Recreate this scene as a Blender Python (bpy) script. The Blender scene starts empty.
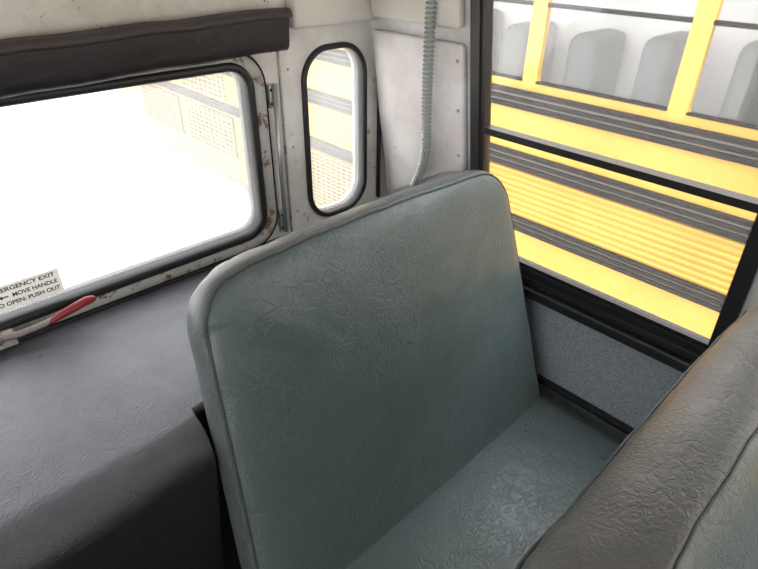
import bpy, bmesh, math
from mathutils import Vector, Matrix, noise as mnoise
E=1.48   # eye height above bus floor; all z below are relative to eye level
sc=bpy.context.scene
COL=sc.collection
# ---------------------------------------------------------------- helpers
def obj_from(name,verts,faces,mat=None,smooth=False,parent=None,off=True):
    me=bpy.data.meshes.new(name)
    me.from_pydata([(v[0],v[1],v[2]+(E if off else 0)) for v in verts],[],faces)
    bm=bmesh.new(); bm.from_mesh(me); bmesh.ops.remove_doubles(bm,verts=bm.verts,dist=1e-5)
    bmesh.ops.recalc_face_normals(bm,faces=bm.faces); bm.to_mesh(me); bm.free()
    if smooth:
        for p in me.polygons: p.use_smooth=True
    ob=bpy.data.objects.new(name,me); COL.objects.link(ob)
    if mat: me.materials.append(mat)
    if parent: ob.parent=parent
    return ob
def empty(name,loc=(0,0,0)):
    o=bpy.data.objects.new(name,None); o.empty_display_size=.05; COL.objects.link(o)
    return o
def tag(o,label,cat,kind=None,group=None):
    o["label"]=label; o["category"]=cat
    if kind:o["kind"]=kind
    if group:o["group"]=group
def bevel(o,w,seg=3,angle=40):
    m=o.modifiers.new("bevel",'BEVEL'); m.width=w; m.segments=seg; m.limit_method='ANGLE'; m.angle_limit=math.radians(angle)
    for p in o.data.polygons:p.use_smooth=True
    return o
def box(name,x0,x1,y0,y1,z0,z1,mat,parent=None,bv=0,mapf=None):
    v=[(x0,y0,z0),(x1,y0,z0),(x1,y1,z0),(x0,y1,z0),(x0,y0,z1),(x1,y0,z1),(x1,y1,z1),(x0,y1,z1)]
    if mapf: v=[mapf(*q) for q in v]
    f=[(0,3,2,1),(4,5,6,7),(0,1,5,4),(1,2,6,5),(2,3,7,6),(3,0,4,7)]
    o=obj_from(name,v,f,mat,parent=parent)
    if bv:bevel(o,bv)
    return o
def rpoly(pts,radii,n=8,step=.04):
    """rounded polygon, pts counter clockwise"""
    out=[];N=len(pts); arcs=[]
    for i in range(N):
        p=Vector(pts[i]);a=Vector(pts[i-1]);b=Vector(pts[(i+1)%N]);r=radii[i]
        d1=(a-p).normalized();d2=(b-p).normalized()
        if r<=0: arcs.append([p]);continue
        ang=d1.angle(d2); t=r/math.tan(ang/2)
        c=p+(d1+d2).normalized()*(r/math.sin(ang/2))
        s=p+d1*t-c; e=p+d2*t-c
        a0=math.atan2(s.y,s.x); a1=math.atan2(e.y,e.x)
        while a1-a0>math.pi:a1-=2*math.pi
        while a1-a0<-math.pi:a1+=2*math.pi
        arcs.append([c+Vector((math.cos(a0+(a1-a0)*k/n),math.sin(a0+(a1-a0)*k/n)))*r for k in range(n+1)])
    for i in range(N):
        out+=arcs[i]
        q0=arcs[i][-1];q1=arcs[(i+1)%N][0]
        m=max(1,int((q1-q0).length/step))
        for k in range(1,m): out.append(q0.lerp(q1,k/m))
    res=[]
    for q in out:
        if not res or (q-res[-1]).length>1e-5: res.append(q)
    if (res[0]-res[-1]).length<1e-5: res.pop()
    return res
def rrect(u0,u1,v0,v1,r,n=8,step=.04):
    return rpoly([(u0,v0),(u1,v0),(u1,v1),(u0,v1)],[r]*4 if not isinstance(r,(list,tuple)) else r,n,step)
def inset(o,d):
    N=len(o);res=[]
    for i in range(N):
        t1=(o[i]-o[i-1]).normalized();t2=(o[(i+1)%N]-o[i]).normalized()
        n1=Vector((-t1.y,t1.x));n2=Vector((-t2.y,t2.x));n=(n1+n2).normalized()
        c=max(.3,n.dot(n1)); res.append(o[i]+n*(d/c))
    return res
def loft(name,outline,profile,mapf,mat,parent=None,closed=False,cap0=True,cap1=True,smooth=True,rings=0,bulge=0,bulge_dir=-1):
    V=[];F=[];N=len(outline)
    loops=[]
    for (ins,d) in profile:
        loops.append([(p.x,p.y,d) for p in inset(outline,ins)])
    if rings:
        base=loops[-1]
        u0=min(q[0] for q in base);u1=max(q[0] for q in base);v0=min(q[1] for q in base);v1=max(q[1] for q in base)
        cx,cy=(u0+u1)/2,(v0+v1)/2
        def hgt(x,y):
            a=(x-cx)/((u1-u0)/2);b=(y-cy)/((v1-v0)/2)
            return bulge_dir*bulge*max(0,1-a*a)*max(0,1-b*b)
        for k in range(1,rings+1):
            t=k/(rings+1)
            l=[]
            for q in base:
                x=q[0]+(cx-q[0])*t;y=q[1]+(cy-q[1])*t
                l.append((x,y,q[2]+hgt(x,y)))
            loops.append(l)
    for l in loops: V+=[mapf(*q) for q in l]
    L=len(loops)
    rng=L if closed else L-1
    for k in range(rng):
        a=k*N;b=((k+1)%L)*N
        for i in range(N):
            j=(i+1)%N; F.append((a+i,a+j,b+j,b+i))
    if not closed:
        if cap0:F.append(tuple(range(N-1,-1,-1)))
        if cap1:F.append(tuple((L-1)*N+i for i in range(N)))
    return obj_from(name,V,F,mat,smooth,parent)
def tube(name,path,r,mat,parent=None,seg=10,closed=False,rad=None):
    V=[];F=[];n=len(path);P=[Vector(p) for p in path]
    ref=Vector((0,0,1))
    for i in range(n):
        a=P[i-1] if (i>0 or closed) else P[i]; b=P[(i+1)%n] if (i<n-1 or closed) else P[i]
        t=(b-a).normalized()
        if i==0:
            ref=Vector((0,0,1)) if abs(t.z)<.9 else Vector((1,0,0))
        u=(ref-t*ref.dot(t)).normalized(); w=t.cross(u); ref=u
        rr=rad[i] if rad else r
        for k in range(seg):
            q=2*math.pi*k/seg; V.append(P[i]+u*math.cos(q)*rr+w*math.sin(q)*rr)
    for i in range(n if closed else n-1):
        for k in range(seg):
            a=i*seg;b=((i+1)%n)*seg;F.append((a+k,a+(k+1)%seg,b+(k+1)%seg,b+k))
    if not closed:
        F.append(tuple(range(seg-1,-1,-1)));F.append(tuple((n-1)*seg+i for i in range(seg)))
    return obj_from(name,V,F,mat,True,parent)
def holed(name,outer,holes,t,mapf,mats,parent=None):
    cu=bpy.data.curves.new("tmp",'CURVE');cu.dimensions='2D';cu.fill_mode='BOTH';cu.extrude=t/2
    for pl in [outer]+holes:
        s=cu.splines.new('POLY');s.points.add(len(pl)-1);s.use_cyclic_u=True
        for i,p in enumerate(pl): s.points[i].co=(p[0],p[1],0,1)
    co=bpy.data.objects.new("tmp",cu);COL.objects.link(co)
    bpy.context.view_layer.update()
    dg=bpy.context.evaluated_depsgraph_get()
    me=bpy.data.meshes.new_from_object(co.evaluated_get(dg))
    V=[mapf(v.co.x,v.co.y,v.co.z+t/2) for v in me.vertices];F=[tuple(p.vertices) for p in me.polygons]
    bpy.data.objects.remove(co)
    return obj_from(name,V,F,mats,parent=parent)
def dome(name,c,r,h,axis,mat,parent):
    V=[];F=[];ax=Vector(axis).normalized()
    u=ax.orthogonal().normalized();w=ax.cross(u);c=Vector(c)
    rings=[(r,-.002),(r,0),(r*.85,h*.6),(r*.45,h)]
    for rr,hh in rings:
        for k in range(10):
            q=2*math.pi*k/10;V.append(c+ax*hh+u*math.cos(q)*rr+w*math.sin(q)*rr)
    for i in range(3):
        for k in range(10):F.append((i*10+k,i*10+(k+1)%10,i*10+10+(k+1)%10,i*10+10+k))
    F.append(tuple(range(30,40)));F.append(tuple(range(9,-1,-1)))
    return obj_from(name,V,F,mat,True,parent)
# ---------------------------------------------------------------- materials
def mat(name,col,rough=.5,metal=0,spec=.5,coat=0):
    m=bpy.data.materials.new(name);m.use_nodes=True;b=m.node_tree.nodes["Principled BSDF"]
    b.inputs["Base Color"].default_value=(*col,1);b.inputs["Roughness"].default_value=rough
    b.inputs["Metallic"].default_value=metal;b.inputs["Specular IOR Level"].default_value=spec
    return m
def nd(m,t,**k):
    n=m.node_tree.nodes.new(t)
    for a,b in k.items(): setattr(n,a,b)
    return n
def lk(m,a,b): m.node_tree.links.new(a,b)
def noise(m,scale,detail=4,rough=.5,dist=0,vec=None,typ=None):
    n=nd(m,"ShaderNodeTexNoise");n.inputs["Scale"].default_value=scale;n.inputs["Detail"].default_value=detail
    n.inputs["Roughness"].default_value=rough;n.inputs["Distortion"].default_value=dist
    if typ: n.noise_type=typ
    if vec is None: vec=nd(m,"ShaderNodeNewGeometry").outputs["Position"]
    lk(m,vec,n.inputs["Vector"]);return n.outputs["Fac"]
def ramp(m,fac,stops):
    r=nd(m,"ShaderNodeValToRGB")
    while len(r.color_ramp.elements)<len(stops): r.color_ramp.elements.new(.5)
    for e,(p,c) in zip(r.color_ramp.elements,stops):
        e.position=p;e.color=(*c,1) if len(c)==3 else c
    lk(m,fac,r.inputs["Fac"]);return r.outputs["Color"]
def bump(m,h,strength,dist=.002,prev=None,inv=False):
    b=nd(m,"ShaderNodeBump");b.inputs["Strength"].default_value=strength;b.inputs["Distance"].default_value=dist;b.invert=inv
    lk(m,h,b.inputs["Height"])
    if prev: lk(m,prev,b.inputs["Normal"])
    return b.outputs["Normal"]
def P(m): return m.node_tree.nodes["Principled BSDF"]
def mixc(m,fac,a,b,mode='MIX'):
    n=nd(m,"ShaderNodeMix",data_type='RGBA',blend_type=mode)
    if hasattr(fac,'is_linked'): lk(m,fac,n.inputs[0])
    else: n.inputs[0].default_value=fac
    for i,q in ((6,a),(7,b)):
        if hasattr(q,'is_linked'): lk(m,q,n.inputs[i])
        else: n.inputs[i].default_value=(*q,1)
    return n.outputs[2]
def upness(m,lo,hi):
    s=nd(m,"ShaderNodeSeparateXYZ");lk(m,nd(m,"ShaderNodeNewGeometry").outputs["Normal"],s.inputs[0])
    r=nd(m,"ShaderNodeMapRange");r.interpolation_type='SMOOTHSTEP';r.inputs["From Min"].default_value=lo;r.inputs["From Max"].default_value=hi
    lk(m,s.outputs["Z"],r.inputs["Value"]);return r.outputs[0]

def vinyl(name,c1,c2,rough=.42,wr=1.0,wscale=1.0,grain=.22,coat=.25,top_tone=None,gscale=330):
    m=mat(name,c1,rough,spec=.6)
    P(m).inputs["Coat Weight"].default_value=coat;P(m).inputs["Coat Roughness"].default_value=.28
    P(m).inputs["Sheen Weight"].default_value=.10
    tc=nd(m,"ShaderNodeTexCoord").outputs["Object"]
    g=noise(m,5,6,.65,.3,tc)
    c=ramp(m,g,[(.3,c1),(.7,c2)])
    if top_tone: c=mixc(m,upness(m,.25,.95),c,top_tone)  # upward faces blend to a lighter tone
    lk(m,c,P(m).inputs["Base Color"])
    def crease(sc_,dist,w):
        a=noise(m,sc_,3,.55,dist,tc)
        s=nd(m,"ShaderNodeMath",operation='SUBTRACT');lk(m,a,s.inputs[0]);s.inputs[1].default_value=.5
        ab=nd(m,"ShaderNodeMath",operation='ABSOLUTE');lk(m,s.outputs[0],ab.inputs[0])
        return ramp(m,ab.outputs[0],[(0,(0,0,0)),(w,(1,1,1))])
    patch=ramp(m,noise(m,7,4,.6,0,tc),[(.42,(0,0,0)),(.62,(1,1,1))])
    k1=mixc(m,patch,(1,1,1),crease(34*wscale,.5,.05))
    k2=mixc(m,ramp(m,noise(m,5.3,4,.6,1,tc),[(.38,(0,0,0)),(.58,(1,1,1))]),(1,1,1),crease(80*wscale,.4,.08))
    n1=bump(m,k1,.40*wr,.0011)
    n1=bump(m,k2,.42*wr,.0009,n1)
    n2=bump(m,noise(m,gscale,3,.6,0,tc),grain,.0010,n1)
    n3=bump(m,noise(m,9,4,.5,.2,tc),.42,.008,n2)
    lk(m,n3,P(m).inputs["Normal"]);lk(m,n3,P(m).inputs["Coat Normal"])
    rr=ramp(m,noise(m,12,5,.65,0,tc),[(.3,(rough-.06,)*3),(.7,(rough+.10,)*3)]);lk(m,rr,P(m).inputs["Roughness"])
    return m
M_seat=vinyl("green_grey_vinyl",(.064,.097,.095),(.092,.127,.125),.33,1.4,1.0,.55,gscale=220)
M_band=vinyl("worn_grey_vinyl",(.052,.068,.067),(.084,.102,.101),.42,1.9,1.0,.7,top_tone=(.110,.125,.124),gscale=220)
M_band2=vinyl("wrinkled_dark_grey_vinyl",(.034,.038,.037),(.056,.061,.059),.42,1.15,.85,.7,top_tone=(.076,.079,.076),gscale=220)
M_welt=mat("dark_welt",(.05,.065,.065),.5)
M_black=mat("black_rubber",(.012,.012,.013),.45)
M_blackmetal=mat("black_anodised",(.018,.018,.02),.35)
M_legs=mat("black_painted_steel",(.02,.02,.02),.4)
M_grey=mat("grey_aluminium",(.42,.42,.43),.4,.6)
M_sil=mat("worn_steel",(.46,.47,.46),.38,.7)
M_lev=mat("worn_lever_paint",(.26,.22,.21),.4,.5)
M_cond=mat("conduit_steel",(.44,.46,.45),.30,.85)
M_red=mat("red_vinyl_grip",(.24,.010,.018),.4)
# deck vinyl: dusty grey on top, upright faces painted near-black in place of shade
M_deck=mat("dusty_vinyl_painted_shade",(.05,.05,.055),.5,spec=.8)
c=ramp(M_deck,noise(M_deck,7,8,.7,.3),[(.3,(.072,.074,.090)),(.72,(.138,.141,.165))])
c=mixc(M_deck,upness(M_deck,.35,1.0),(.010,.010,.012),c)
lk(M_deck,c,P(M_deck).inputs["Base Color"])
n1=bump(M_deck,noise(M_deck,230,3,.6),.9,.0017);n2=bump(M_deck,noise(M_deck,7,4,.5),.40,.008,n1);lk(M_deck,n2,P(M_deck).inputs["Normal"])
lk(M_deck,ramp(M_deck,noise(M_deck,30,6,.7),[(.3,(.26,)*3),(.7,(.42,)*3)]),P(M_deck).inputs["Roughness"])
# painted wall with rust specks
def painted(name,col,rust=.62,dirt=(.33,.27,.2),dirtamt=.6):
    m=mat(name,col,.45)
    r=ramp(m,noise(m,22,10,.75,.4),[(rust,(0,0,0)),(rust+.05,(1,1,1))])
    d=ramp(m,noise(m,5,6,.7),[(.4,(0,0,0)),(.8,(dirtamt,)*3)])
    c=mixc(m,d,col,dirt); c=mixc(m,r,c,(.16,.07,.03)); lk(m,c,P(m).inputs["Base Color"])
    lk(m,bump(m,noise(m,60,4,.6),.15,.002),P(m).inputs["Normal"])
    return m
M_wall=painted("dirty_white_paint",(.80,.775,.73),.610,dirtamt=.75)
M_ceil=painted("cream_headliner",(.74,.70,.64),.9,(.50,.45,.38),.5)
M_side=painted("off_white_side_paint",(.76,.75,.76),.75)
M_cover=painted("stained_white_plastic",(.84,.81,.80),.645,(.50,.41,.37),.8)
M_alu=painted("dirty_aluminium_frame",(.46,.46,.43),.54)
M_floor=mat("black_rubber_floor",(.03,.03,.03),.7)
M_pad=mat("charcoal_vinyl",(.013,.011,.014),.5)
lk(M_pad,bump(M_pad,noise(M_pad,12,4,.6,.5),.5,.01),P(M_pad).inputs["Normal"])
M_padtop=mat("faded_brown_vinyl",(.062,.052,.052),.6)
M_low=mat("blue_grey_embossed_panel",(.25,.28,.31),.5)
tc=nd(M_low,"ShaderNodeNewGeometry").outputs["Position"]
mp=nd(M_low,"ShaderNodeMapping");mp.inputs["Scale"].default_value=(1,1,3.0);lk(M_low,tc,mp.inputs["Vector"])
nn=noise(M_low,150,3,.6,0,mp.outputs[0])
lk(M_low,ramp(M_low,nn,[(.3,(.20,.23,.27)),(.65,(.48,.53,.59))]),P(M_low).inputs["Base Color"]);lk(M_low,bump(M_low,nn,.6,.002),P(M_low).inputs["Normal"])
def glass(name,haze=0,gl=.06):
    m=bpy.data.materials.new(name);m.use_nodes=True;nt=m.node_tree;nt.nodes.clear()
    o=nd(m,"ShaderNodeOutputMaterial");t=nd(m,"ShaderNodeBsdfTransparent");g=nd(m,"ShaderNodeBsdfGlossy");g.inputs["Roughness"].default_value=.03
    mx=nd(m,"ShaderNodeMixShader");mx.inputs[0].default_value=gl;lk(m,t.outputs[0],mx.inputs[1]);lk(m,g.outputs[0],mx.inputs[2])
    last=mx.outputs[0]
    if haze:
        tr=nd(m,"ShaderNodeBsdfTranslucent");tr.inputs["Color"].default_value=(1,1,1,1)
        m2=nd(m,"ShaderNodeMixShader");lk(m,last,m2.inputs[1]);lk(m,tr.outputs[0],m2.inputs[2])
        f=nd(m,"ShaderNodeMapRange");f.inputs["To Min"].default_value=haze*.7;f.inputs["To Max"].default_value=haze*1.3;lk(m,noise(m,8,5,.6),f.inputs["Value"]);lk(m,f.outputs[0],m2.inputs[0])
        last=m2.outputs[0]
    lk(m,last,o.inputs[0]);return m
M_glass=glass("clear_window_glass",.025,.035)
M_glass_b=glass("bus_window_glass",.02,.06)
M_glass_s=glass("slightly_dusty_glass",.12,.03)
M_haze=glass("dusty_rear_glass",.120,.04)

# ---------------------------------------------------------------- interior geometry
def S(z): return 1.1-.16*(z+.7)
D=1.10
mR=lambda u,v,d:(u,D+d,v)          # rear wall, d outward
mS=lambda u,v,d:(S(v)+d,u,v)       # leaning side wall
mSb=lambda x,y,z:(S(z)+x,y,z)
def ro(x0,x1,z0,z1,r): return rrect(x0,x1,z0,z1,r)
fl=box("floor",-1.35,1.14,-2.6,1.14,-E-.05,-E,M_floor); fl["kind"]="structure"
cz=[(S(.08),.08)]
for k in range(1,9):
    a=k/8*math.pi/2; cz.append((S(.08)-.22*(1-math.cos(a))*1.0, .08+.22*math.sin(a)))
pts=cz+[(-1.18+.22*(1-math.cos((8-k)/8*math.pi/2)), .08+.22*math.sin((8-k)/8*math.pi/2)) for k in range(0,9)]
V=[];F=[]
for y in (-2.6,1.14): V+=[(x,y,z) for x,z in pts]
n=len(pts)
for i in range(n-1):F.append((i,i+1,n+i+1,n+i))
b=len(V)
for y in (-2.6,1.14): V+=[(x*1.03,y,z+.04) for x,z in pts]
for i in range(n-1):F.append((b+i,b+n+i,b+n+i+1,b+i+1))
ce=obj_from("ceiling",V,F,M_ceil,True);ce["kind"]="structure"
outer=[(-1.33,-E),(1.19,-E),(1.19,-.5),(1.03,.3),(-1.33,.3)]
h1=[tuple(p) for p in ro(-.95,.660,-.640,-.230,.06)]
h2=[tuple(p) for p in ro(.812,.991,-.655,-.238,.068)]
wr=holed("wall_rear",outer,[h1,h2],.04,mR,M_wall);wr["kind"]="structure"
hf=[[tuple(p) for p in ro(-1.1,-.05,-.52,.15,.05)],[tuple(p) for p in ro(.02,.92,-.52,.0,.05)]]
wf=holed("wall_front_light_block",outer,hf,.04,lambda u,v,d:(u,-2.64+d,v),M_side);wf["kind"]="structure"  # unseen wall added to cut light from ahead, leaving only high openings
o2=[(-2.6,-.72),(1.10,-.72),(1.10,.09),(-2.6,.09)]
hs=[[tuple(p) for p in ro(.152,.765,-.715,.0,.02)]]
for y0 in (-.57,-1.28,-1.99): hs.append([tuple(p) for p in ro(y0,y0+.62,-.715,.0,.02)])
w2=holed("wall_right",o2,hs,.03,mS,M_side);w2["kind"]="structure"
w3=box("wall_right_lower",1.118,1.15,-2.6,1.10,-E,-.72,M_low);w3["kind"]="structure"
o3=[(-2.6,-E),(1.10,-E),(1.10,.09),(-2.6,.09)]
hl=[[tuple(p) for p in ro(y0,y0+.66,-.62,.04,.02)] for y0 in (.15,-.56,-1.27,-1.98)]
w4=holed("wall_left",o3,hl,.03,lambda u,v,d:(-1.3+.13*max(0,(v+.7)) -d,u,v),M_side);w4["kind"]="structure"

cv=box("trim_1",.765,1.03,1.065,1.10,-.185,.10,M_ceil,bv=.012);cv["kind"]="structure"
cv2=box("trim_2",-.030,.0,.80,1.066,-.175,.10,M_ceil,mapf=mSb,bv=.01);cv2["kind"]="structure"

# rear emergency window
w=empty("window_1");w["kind"]="structure"
def ring(name,x0,x1,z0,z1,r,wd,t,mt,parent,mp_=mR,front=-.012):
    return loft(name,ro(x0,x1,z0,z1,r),[(0,0),(0,front+.004),(.004,front),(wd-.004,front),(wd,front+.004),(wd,t)],mp_,mt,parent,closed=True)
ring("outer_frame",-.99,.694,-.672,-.218,.075,.030,.02,M_alu,w,front=-.014)
ring("outer_seal",-1.0,.700,-.678,-.213,.08,.006,.02,M_black,w,front=-.010)
ring("gasket",-.955,.664,-.645,-.234,.06,.018,.03,M_black,w,front=-.020)
loft("glass",ro(-.937,.648,-.629,-.250,.045),[(0,.012),(0,.017)],mR,M_haze,w,smooth=False)
tube("hinge_rod",[(.714,1.084,-.655),(.714,1.084,-.292)],.0055,M_sil,w,seg=12)
box("latch_plate",.703,.725,1.088,1.10,-.655,-.60,M_sil,w,bv=.002)
box("latch_plate",.703,.725,1.088,1.10,-.345,-.295,M_sil,w,bv=.002)
for z in (-.305,-.335,-.61,-.645): dome("screw",(.707,1.088,z),.0035,.003,(0,-1,0),M_black,w)
# handle
hd=empty("handle");hd.parent=w
tube("lever",[( -.03,1.072,-.643),(.04,1.066,-.645),(.09,1.058,-.647),(.125,1.052,-.643),(.145,1.047,-.637),(.16,1.045,-.632)],.007,M_lev,hd,rad=[.0065,.007,.007,.0065,.006,.005])
tube("grip",[(.138,1.047,-.641),(.145,1.046,-.638),(.163,1.044,-.631),(.190,1.040,-.623),(.212,1.037,-.617),(.224,1.035,-.616),(.229,1.035,-.616)],.011,M_red,hd,seg=14,rad=[.004,.0062,.0076,.0084,.0084,.0068,.003])
dome("pivot",(.055,1.062,-.646),.012,.009,(0,-1,0),M_lev,hd)
box("bracket",-.04,.085,1.066,1.10,-.672,-.641,M_alu,w,bv=.003)

# sticker
M_stk=mat("white_decal",(.95,.94,.90),.5)
tr=nd(M_stk,"ShaderNodeBsdfTranslucent");mx=nd(M_stk,"ShaderNodeMixShader");mx.inputs[0].default_value=.30
lk(M_stk,P(M_stk).outputs[0],mx.inputs[1]);lk(M_stk,tr.outputs[0],mx.inputs[2]);tr.inputs["Color"].default_value=(.9,.89,.85,1)
lk(M_stk,mx.outputs[0],[n for n in M_stk.node_tree.nodes if n.type=='OUTPUT_MATERIAL'][0].inputs[0])
M_ink=mat("black_ink",(.008,.008,.008),.6)
sx0=-.010;sz0=.004
st=obj_from("sticker",[(x+sx0,y,z+sz0) for x,y,z in [(.062,1.094,-.616),(.202,1.094,-.616),(.202,1.094,-.564),(.062,1.094,-.564),(.062,1.0955,-.616),(.202,1.0955,-.616),(.202,1.0955,-.564),(.062,1.0955,-.564)]],[(0,1,2,3),(7,6,5,4),(0,4,5,1),(1,5,6,2),(2,6,7,3),(3,7,4,0)],M_stk)
tag(st,"white decal with black exit instructions on the rear window","sticker")
def text(body,x,z,h,wid,parent,y=1.0935):
    cu=bpy.data.curves.new("t",'FONT');cu.body=body;cu.size=1;cu.offset=.025
    o=bpy.data.objects.new("t",cu);COL.objects.link(o);bpy.context.view_layer.update()
    me=bpy.data.meshes.new_from_object(o.evaluated_get(bpy.context.evaluated_depsgraph_get()))
    bpy.data.objects.remove(o)
    xs=[v.co.x for v in me.vertices];ys=[v.co.y for v in me.vertices]
    sx=wid/(max(xs)-min(xs));sy=h/(max(ys)-min(ys));x0=min(xs);y0=min(ys)
    return obj_from("lettering",[(x+sx0+(v.co.x-x0)*sx,y,z+sz0+(v.co.y-y0)*sy) for v in me.vertices],[tuple(p.vertices) for p in me.polygons],M_ink,parent=parent)
text("EMERGENCY EXIT",.084,-.5775,.0088,.110,st)
text("MOVE HANDLE",.117,-.5925,.0088,.078,st)
ax=sx0+.020
obj_from("arrow",[(x+ax,1.0935,z+sz0) for x,z in ((.072,-.5880),(.080,-.5840),(.080,-.5867),(.090,-.5867),(.090,-.5893),(.080,-.5893),(.080,-.5920))],[(0,1,2,3,4,5,6)],M_ink,parent=st)
text("TO OPEN: PUSH OUT",.082,-.6075,.0088,.115,st)

# padded header over window
hp=empty("window_header_pad");tag(hp,"charcoal vinyl padded header above the rear window","padding")
prf=[(0,-.142),(-.040,-.142),(-.054,-.150),(-.056,-.160),(-.053,-.180),(-.052,-.200),(-.050,-.212),(-.044,-.219),(-.03,-.220),(0,-.216)]
def extr(name,prf,x0,x1,mt,parent,nseg=24):
    V=[];F=[];n=len(prf)
    for k in range(nseg+1):
        x=x0+(x1-x0)*k/nseg
        V+=[(x,D+a+(0.002*math.sin(k*1.7)),b-(.735-x)*.026+.0015*math.sin(k*2.3)) for a,b in prf]
    for k in range(nseg):
        for i in range(n):F.append((k*n+i,k*n+(i+1)%n,(k+1)*n+(i+1)%n,(k+1)*n+i))
    F.append(tuple(range(n)));F.append(tuple(nseg*n+n-1-i for i in range(n)))
    o=obj_from(name,V,F,mt,True,parent);return o
e1=extr("pad",prf,-1.0,.740,M_pad,hp); bevel(e1,.003,2,50)
e2=extr("piping",[(-.040,-.138),(-.054,-.140),(-.060,-.146),(-.061,-.153),(-.057,-.155),(-.053,-.150),(-.045,-.145)],-1.005,.744,M_padtop,hp)

# small rounded window
w=empty("window_2");w["kind"]="structure"
loft("gasket",rrect(.799,1.002,-.667,-.228,.080,12),[(0,.0),(0,-.006),(.003,-.010),(.010,-.010),(.013,-.006),(.013,.03)],mR,M_black,w,closed=True)
loft("glass",rrect(.810,.991,-.656,-.239,.068,12),[(0,.012),(0,.017)],mR,M_glass_s,w,smooth=False)
for i,(x,z) in enumerate([(.765,-.27),(.765,-.45),(.765,-.62),(1.03,-.33),(1.035,-.57)]):
    dome("rivet",(x,1.10,z),.0035,.002,(0,-1,0),M_grey,w)
ts=box("trim_3",1.043,1.050,1.088,1.10,-.66,-.19,M_black,bv=.002);ts["kind"]="structure"
ts=box("trim_4",.738,.742,1.094,1.10,-.67,-.19,M_alu,bv=.001);ts["kind"]="structure"

# corner cover panel
cp=empty("corner_cover");tag(cp,"stained white plastic cover panel in the rear corner","panel")
ol=rpoly([(.797,-.205),(1.083,-.205),(1.090,-.655),(.99,-.60),(.87,-.525),(.797,-.50)][::-1],[.012,.2,.4,.012,.012,.012],6,.03)
ar=sum(ol[i-1].x*ol[i].y-ol[i].x*ol[i-1].y for i in range(len(ol)))
if ar<0: ol=ol[::-1]
def mSw(u,v,d):
    w_=.004*mnoise.noise(Vector((u*9,v*6,3))) if d<-.008 else 0
    return (S(v)+d+w_,u,v)
loft("panel",ol,[(0,-.001),(0,-.011),(.0015,-.0140),(.005,-.0155),(.010,-.016)],mSw,M_cover,cp,rings=4,bulge=.004)
for z in (-.24,-.35,-.46): dome("screw",(S(z)-.017,.812,z),.004,.003,(-1,0,0),M_grey,cp)
# flexible conduit
path=[];rad=[]
N=420
for k in range(N):
    t=k/(N-1); z=.10-.68*t
    y=.825+.085*t+.010*math.sin(t*3.1)
    x=S(z)-.038
    if t>.80: q=(t-.80)/.20; x+=.004*q*q; y+=.045*q*q
    path.append((x,y,z)); rad.append((.0066,.0088,.0122,.0130,.0122,.0088)[k%6])
cd=tube("flexible_conduit",path,.01,M_cond,seg=14,rad=rad);tag(cd,"corrugated grey metal flexible conduit on the corner panel","conduit")

# side window
w=empty("window_3");w["kind"]="structure"
def sring(name,u0,u1,v0,v1,r,wd,fr,t,mt): return loft(name,rrect(u0,u1,v0,v1,r,4),[(0,0),(0,fr),(wd,fr),(wd,t)],mS,mt,w,closed=True,smooth=False)
sring("outer_frame",.147,.782,-.732,.03,.012,.024,-.010,.02,M_blackmetal)
sring("sash_frame",.168,.756,-.708,.0,.01,.010,-.004,.02,M_blackmetal)
box("sash_rail",-.010,.02,.17,.75,-.390,-.374,M_blackmetal,w,mapf=mSb)
loft("glass",rrect(.174,.748,-.70,-.388,.005,2),[(0,.008),(0,.012)],mS,M_glass,w,smooth=False)
loft("glass",rrect(.174,.748,-.376,-.01,.005,2),[(0,.014),(0,.018)],mS,M_glass,w,smooth=False)
t=box("trim_5",1.080,1.118,-2.6,1.09,-.778,-.752,M_blackmetal,bv=.004);t["kind"]="structure"
t=box("trim_6",1.094,1.118,-2.6,1.09,-.752,-.730,M_blackmetal,bv=.002);t["kind"]="structure"
t=box("trim_7",1.100,1.118,-2.6,1.00,-1.030,-1.014,M_blackmetal,bv=.003);t["kind"]="structure"

# deck over engine: vinyl covered box with a softly rolled front edge; its end follows the lean of the seat side,
# then it steps back behind the seat
def deckpart(yf,R):
    pr=[(yf,-E+.001),(yf,-1.2),(yf,-.95),(yf,-.679-R)]
    for k in range(1,15):
        a=k/14*math.pi/2; pr.append((yf+R-R*math.cos(a),-.679-R+R*math.sin(a)))
    pr+=[(.80,-.679),(.9,-.679),(1.095,-.679),(1.095,-E+.001)]
    return pr
def xend(z): return .194+.107*((max(z,-1.10)+1.034)/.949+.06)
V=[];F=[]
secs=[(k/20,.615,.070) for k in range(21)]+[('e',.690,.012)]+[(.3+.78*k/6+10,.690,.012) for k in range(7)]
for x,yf,R in secs:
    for a,b in deckpart(yf,R):
        if x=='e': xx=xend(b)+.003
        elif x>5: xx=x-10
        else: xx=-1.24+(xend(b)+1.24)*x
        V.append((xx,a,b))
n=len(deckpart(.6,.05));K=len(secs)
for k in range(K-1):
    for i in range(n): F.append((k*n+i,k*n+(i+1)%n,(k+1)*n+(i+1)%n,(k+1)*n+i))
F.append(tuple(range(n)));F.append(tuple((K-1)*n+n-1-i for i in range(n)))
o1=obj_from("engine_cover",V,F,M_deck,True)
tag(o1,"dusty black vinyl covered engine deck below the rear window","engine cover")
m=o1.modifiers.new("es",'EDGE_SPLIT');m.split_angle=math.radians(50)
t=box("trim_8",-1.24,.735,1.082,1.10,-.684,-.672,M_black,bv=.003);t["kind"]="structure"

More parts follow.
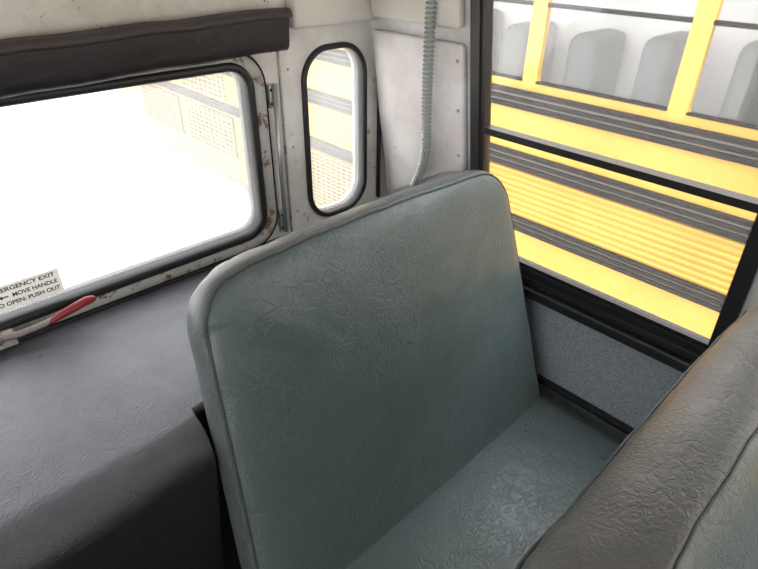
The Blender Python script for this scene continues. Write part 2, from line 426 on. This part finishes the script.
# ---------------------------------------------------------------- seats
L=math.radians(18.4);sL,cL=math.sin(L),math.cos(L)
Y0,Z0=.484,-1.034
def mB(u,s,d): # d positive = backwards
    arch=.012*math.sin(math.pi*max(0,min(1,(u-.25)/.8)))*max(0,s)/.6
    s2=s+arch
    amp=1+4.2*math.exp(-((u-.30)**2+(s-.60)**2)/.014)
    p=Vector((u*14,s*14,d*14)); q=(mnoise.noise(p)*.0024+mnoise.noise(p*3)*.0012)*amp
    return (u+q*.6, Y0+s2*sL+(d+q)*cL, Z0+s2*cL-(d+q)*sL+q*.5)
def make_seat(T=.072,band=None,full=.002):
    band=band or M_band
    root=empty("bus_seat")
    ol=rpoly([(.203,-.06),(1.076,-.06),(1.048,.622),(.276,.622)],[.055,.055,.095,.095],16,.012)
    loft("backrest",ol,[(.05,T+.004),(.018,T),(.006,T-.006),(0,T-.018),(-full,T*.62),(-full,T*.38),(0,.014),(.003,.005),(.006,.002),(.008,.0025)],mB,band,root,cap1=False)
    loft("front_panel",inset(ol,.008),[(0,.0025),(.003,.000),(.007,-.004),(.016,-.008),(.035,-.011)],mB,M_seat,root,cap0=False,rings=12,bulge=.014)
    tube("welt",[mB(p.x,p.y,.0008) for p in inset(ol,.008)],.0016,M_welt,root,seg=8,closed=True)
    tube("welt",[mB(p.x,p.y,T) for p in inset(ol,.014)],.0024,M_welt,root,seg=8,closed=True)
    oc=rpoly([(.204,.085),(1.085,.085),(1.085,.515),(.204,.515)],[.06,.055,.055,.055],8,.035)
    mC=lambda u,v,d:(u,v,Z0+.002+d)
    loft("cushion",oc,[(.03,-.125),(.004,-.118),(0,-.10),(0,-.03),(.004,-.014),(.014,-.004)],mC,M_band,root,cap1=False)
    loft("cushion_top",inset(oc,.014),[(0,-.004),(.006,.001),(.03,.005)],mC,M_seat,root,cap0=False,rings=8,bulge=.012,bulge_dir=1)
    tube("welt",[mC(p.x,p.y,-.001) for p in inset(oc,.014)],.0024,M_welt,root,seg=8,closed=True)
    for y in (.14,.44):
        tube("leg",[(.30,y,Z0-.12),(.30,y,-E+.012)],.0125,M_legs,root)
        box("foot",.275,.325,y-.03,y+.03,-E+.0005,-E+.012,M_legs,root,bv=.003)
        box("frame_rail",.27,1.08,y-.015,y+.015,Z0-.145,Z0-.12,M_legs,root,bv=.003)
    return root
s1=make_seat()
tag(s1,"grey-green vinyl bus seat against the rear engine deck","seat",group="vinyl bench seats in rows")
s2=make_seat(.106,M_band2,.007);s2.location=(-.074,-.662,0)
tag(s2,"grey-green vinyl bus seat with wrinkled dark border, one row ahead","seat",group="vinyl bench seats in rows")

# ---------------------------------------------------------------- outside
M_yel=mat("school_bus_yellow",(.60,.36,.04),.4)
lk(M_yel,ramp(M_yel,noise(M_yel,2,5,.6),[(.3,(.62,.33,.045)),(.7,(.74,.42,.075))]),P(M_yel).inputs["Base Color"])
M_rail=mat("black_rub_rail",(.006,.006,.007),.55,spec=.2)
M_railhi=mat("rub_rail_highlight_paint",(.22,.19,.165),.5,spec=.4)  # grey that paints in the highlights between the black strips
M_dark=mat("vent_recess_dark",(.05,.045,.035),.7)
M_in=mat("dark_grey_seat",(.03,.042,.052),.6)
M_grate=mat("vent_grille",(.38,.27,.09),.5)
nb=empty("school_bus");tag(nb,"yellow school bus with black rub rails parked alongside","bus")
X=2.9;YA,YB=-4.5,8.2
o=[(YA,-2.35),(YB,-2.35),(YB,.05),(YA,.05)]
holes=[];ys=[]
y=1.80-.83*7
while y+.83<YB:
    ys.append(y);holes.append([tuple(p) for p in rrect(y+.045,y+.785,-.725,-.02,.03,4,.3)]);y+=.83
holed("body_side",o,holes,.04,lambda u,v,d:(X+d,u,v),M_yel,nb)
box("body_shell",X+.45,X+2.4,YA,YB,-2.35,.05,mat("grey_interior",(.62,.64,.66),.6),nb)
box("roof",X,X+2.4,YA,YB,.05,.35,M_yel,nb,bv=.2)
box("body_end",X,X+2.4,YB,YB+.03,-2.35,.05,M_yel,nb)
box("inner_floor",X+.04,X+.45,YA,YB,-1.1,-1.06,M_in,nb)
for i,y in enumerate(ys):
    box("window_pane",X+.015,X+.02,y+.045,y+.785,-.725,-.02,M_glass_b,nb)
    box("window_sash",X-.006,X+.02,y+.045,y+.785,-.335,-.315,M_rail,nb)
    box("window_sill",X-.006,X+.02,y+.045,y+.785,-.725,-.712,M_rail,nb)
    box("seat_back",X+.06,X+.44,y+.10,y+.28,-1.06,-.42-.03*(i%2),M_in,nb,bv=.06)
    box("seat_back",X+.06,X+.44,y+.50,y+.68,-1.06,-.45+.03*(i%3),M_in,nb,bv=.06)
def rail(z0,z1,ya=YA,yb=YB):
    h=z1-z0
    for a,b in ((0,.27),(.38,.60),(.73,1)):
        box("rub_rail",X-.025,X,ya,yb,z0+h*a,z0+h*b,M_rail,nb,bv=.005)
    box("rub_rail_highlight",X-.010,X,ya,yb,z0+h*.2,z1-h*.2,M_railhi,nb)  # lighter strip standing in for highlights along the rail
rail(-.88,-.77);rail(-1.235,-1.125);rail(-1.63,-1.535)
V=[];F=[];prof=[];z=-1.24
for k in range(8):
    prof+=[(X-.001,z),(X-.016,z-.008),(X-.016,z-.018),(X-.001,z-.026)];z-=.037
for yy in (YA,YB): V+=[(a,yy,b) for a,b in prof]
n=len(prof)
for i in range(n-1):F.append((i,i+1,n+i+1,n+i))
obj_from("ribbed_panel",V,F,M_yel,parent=nb)
def grille(y0,y1,z0,z1,sp=.05):
    V=[];F=[]
    def ad(a0,a1,b0,b1,c0,c1):
        b=len(V);V.extend([(a0,b0,c0),(a1,b0,c0),(a1,b1,c0),(a0,b1,c0),(a0,b0,c1),(a1,b0,c1),(a1,b1,c1),(a0,b1,c1)])
        F.extend([tuple(b+i for i in q) for q in ((0,3,2,1),(4,5,6,7),(0,1,5,4),(1,2,6,5),(2,3,7,6),(3,0,4,7))])
    k=y0
    while k<y1: ad(X-.030,X-.024,k,k+.012,z0,z1);k+=sp*1.4
    k=z0
    while k<z1: ad(X-.032,X-.026,y0,y1,k,k+.010);k+=sp*.7
    box("vent_recess",X-.022,X,y0,y1,z0,z1,M_dark,nb)
    g=obj_from("vent_grille",V,F,M_grate,parent=nb);g["kind"]="stuff"
grille(3.1,4.3,-2.15,-1.66);grille(5.3,6.2,-1.50,-1.0,.07);grille(6.4,7.4,-2.1,-1.66,.07);grille(5.2,6.2,-2.1,-1.66,.07)
M_tire=mat("tire_rubber",(.02,.02,.02),.8)
tube("wheel",[(X+.05,1.2,-2.12),(X+.32,1.2,-2.12)],.48,M_tire,nb,seg=32)
G=-2.6
M_ground=mat("pale_gravel",(.72,.69,.64),.9)
lk(M_ground,ramp(M_ground,noise(M_ground,3,8,.7),[(.3,(.62,.60,.56)),(.7,(.80,.77,.72))]),P(M_ground).inputs["Base Color"])
g=obj_from("ground",[(-60,-60,G),(60,-60,G),(60,60,G),(-60,60,G)],[(0,1,2,3)],M_ground);g["kind"]="structure"

# ---------------------------------------------------------------- light
wd=bpy.data.worlds.new("World");sc.world=wd;wd.use_nodes=True
bg=wd.node_tree.nodes["Background"];bg.inputs[0].default_value=(.94,.97,1,1);bg.inputs[1].default_value=3.8
sun=bpy.data.lights.new("sun",'SUN');sun.energy=4.8;sun.angle=math.radians(2);sun.color=(1,.96,.9)
so=bpy.data.objects.new("sun",sun);COL.objects.link(so)
so.rotation_euler=Vector((.12,.45,-.88)).to_track_quat('-Z','Y').to_euler()
# ---------------------------------------------------------------- camera
f=558.1;px,py=379,284.5
dX=Vector((691,344.5,-f)).normalized();dY=Vector((-633,365.5,-f)).normalized()
dY=(dY-dX*dX.dot(dY)).normalized();dZ=dX.cross(dY)
cam=bpy.data.cameras.new("camera");cam.sensor_width=36;cam.lens=36*f/758;cam.clip_start=.02
co=bpy.data.objects.new("camera",cam);COL.objects.link(co)
R=Matrix((dX,dY,dZ)).to_4x4();co.matrix_world=Matrix.Translation((0,0,E))@R
sc.camera=co
sc.view_settings.view_transform='Standard'
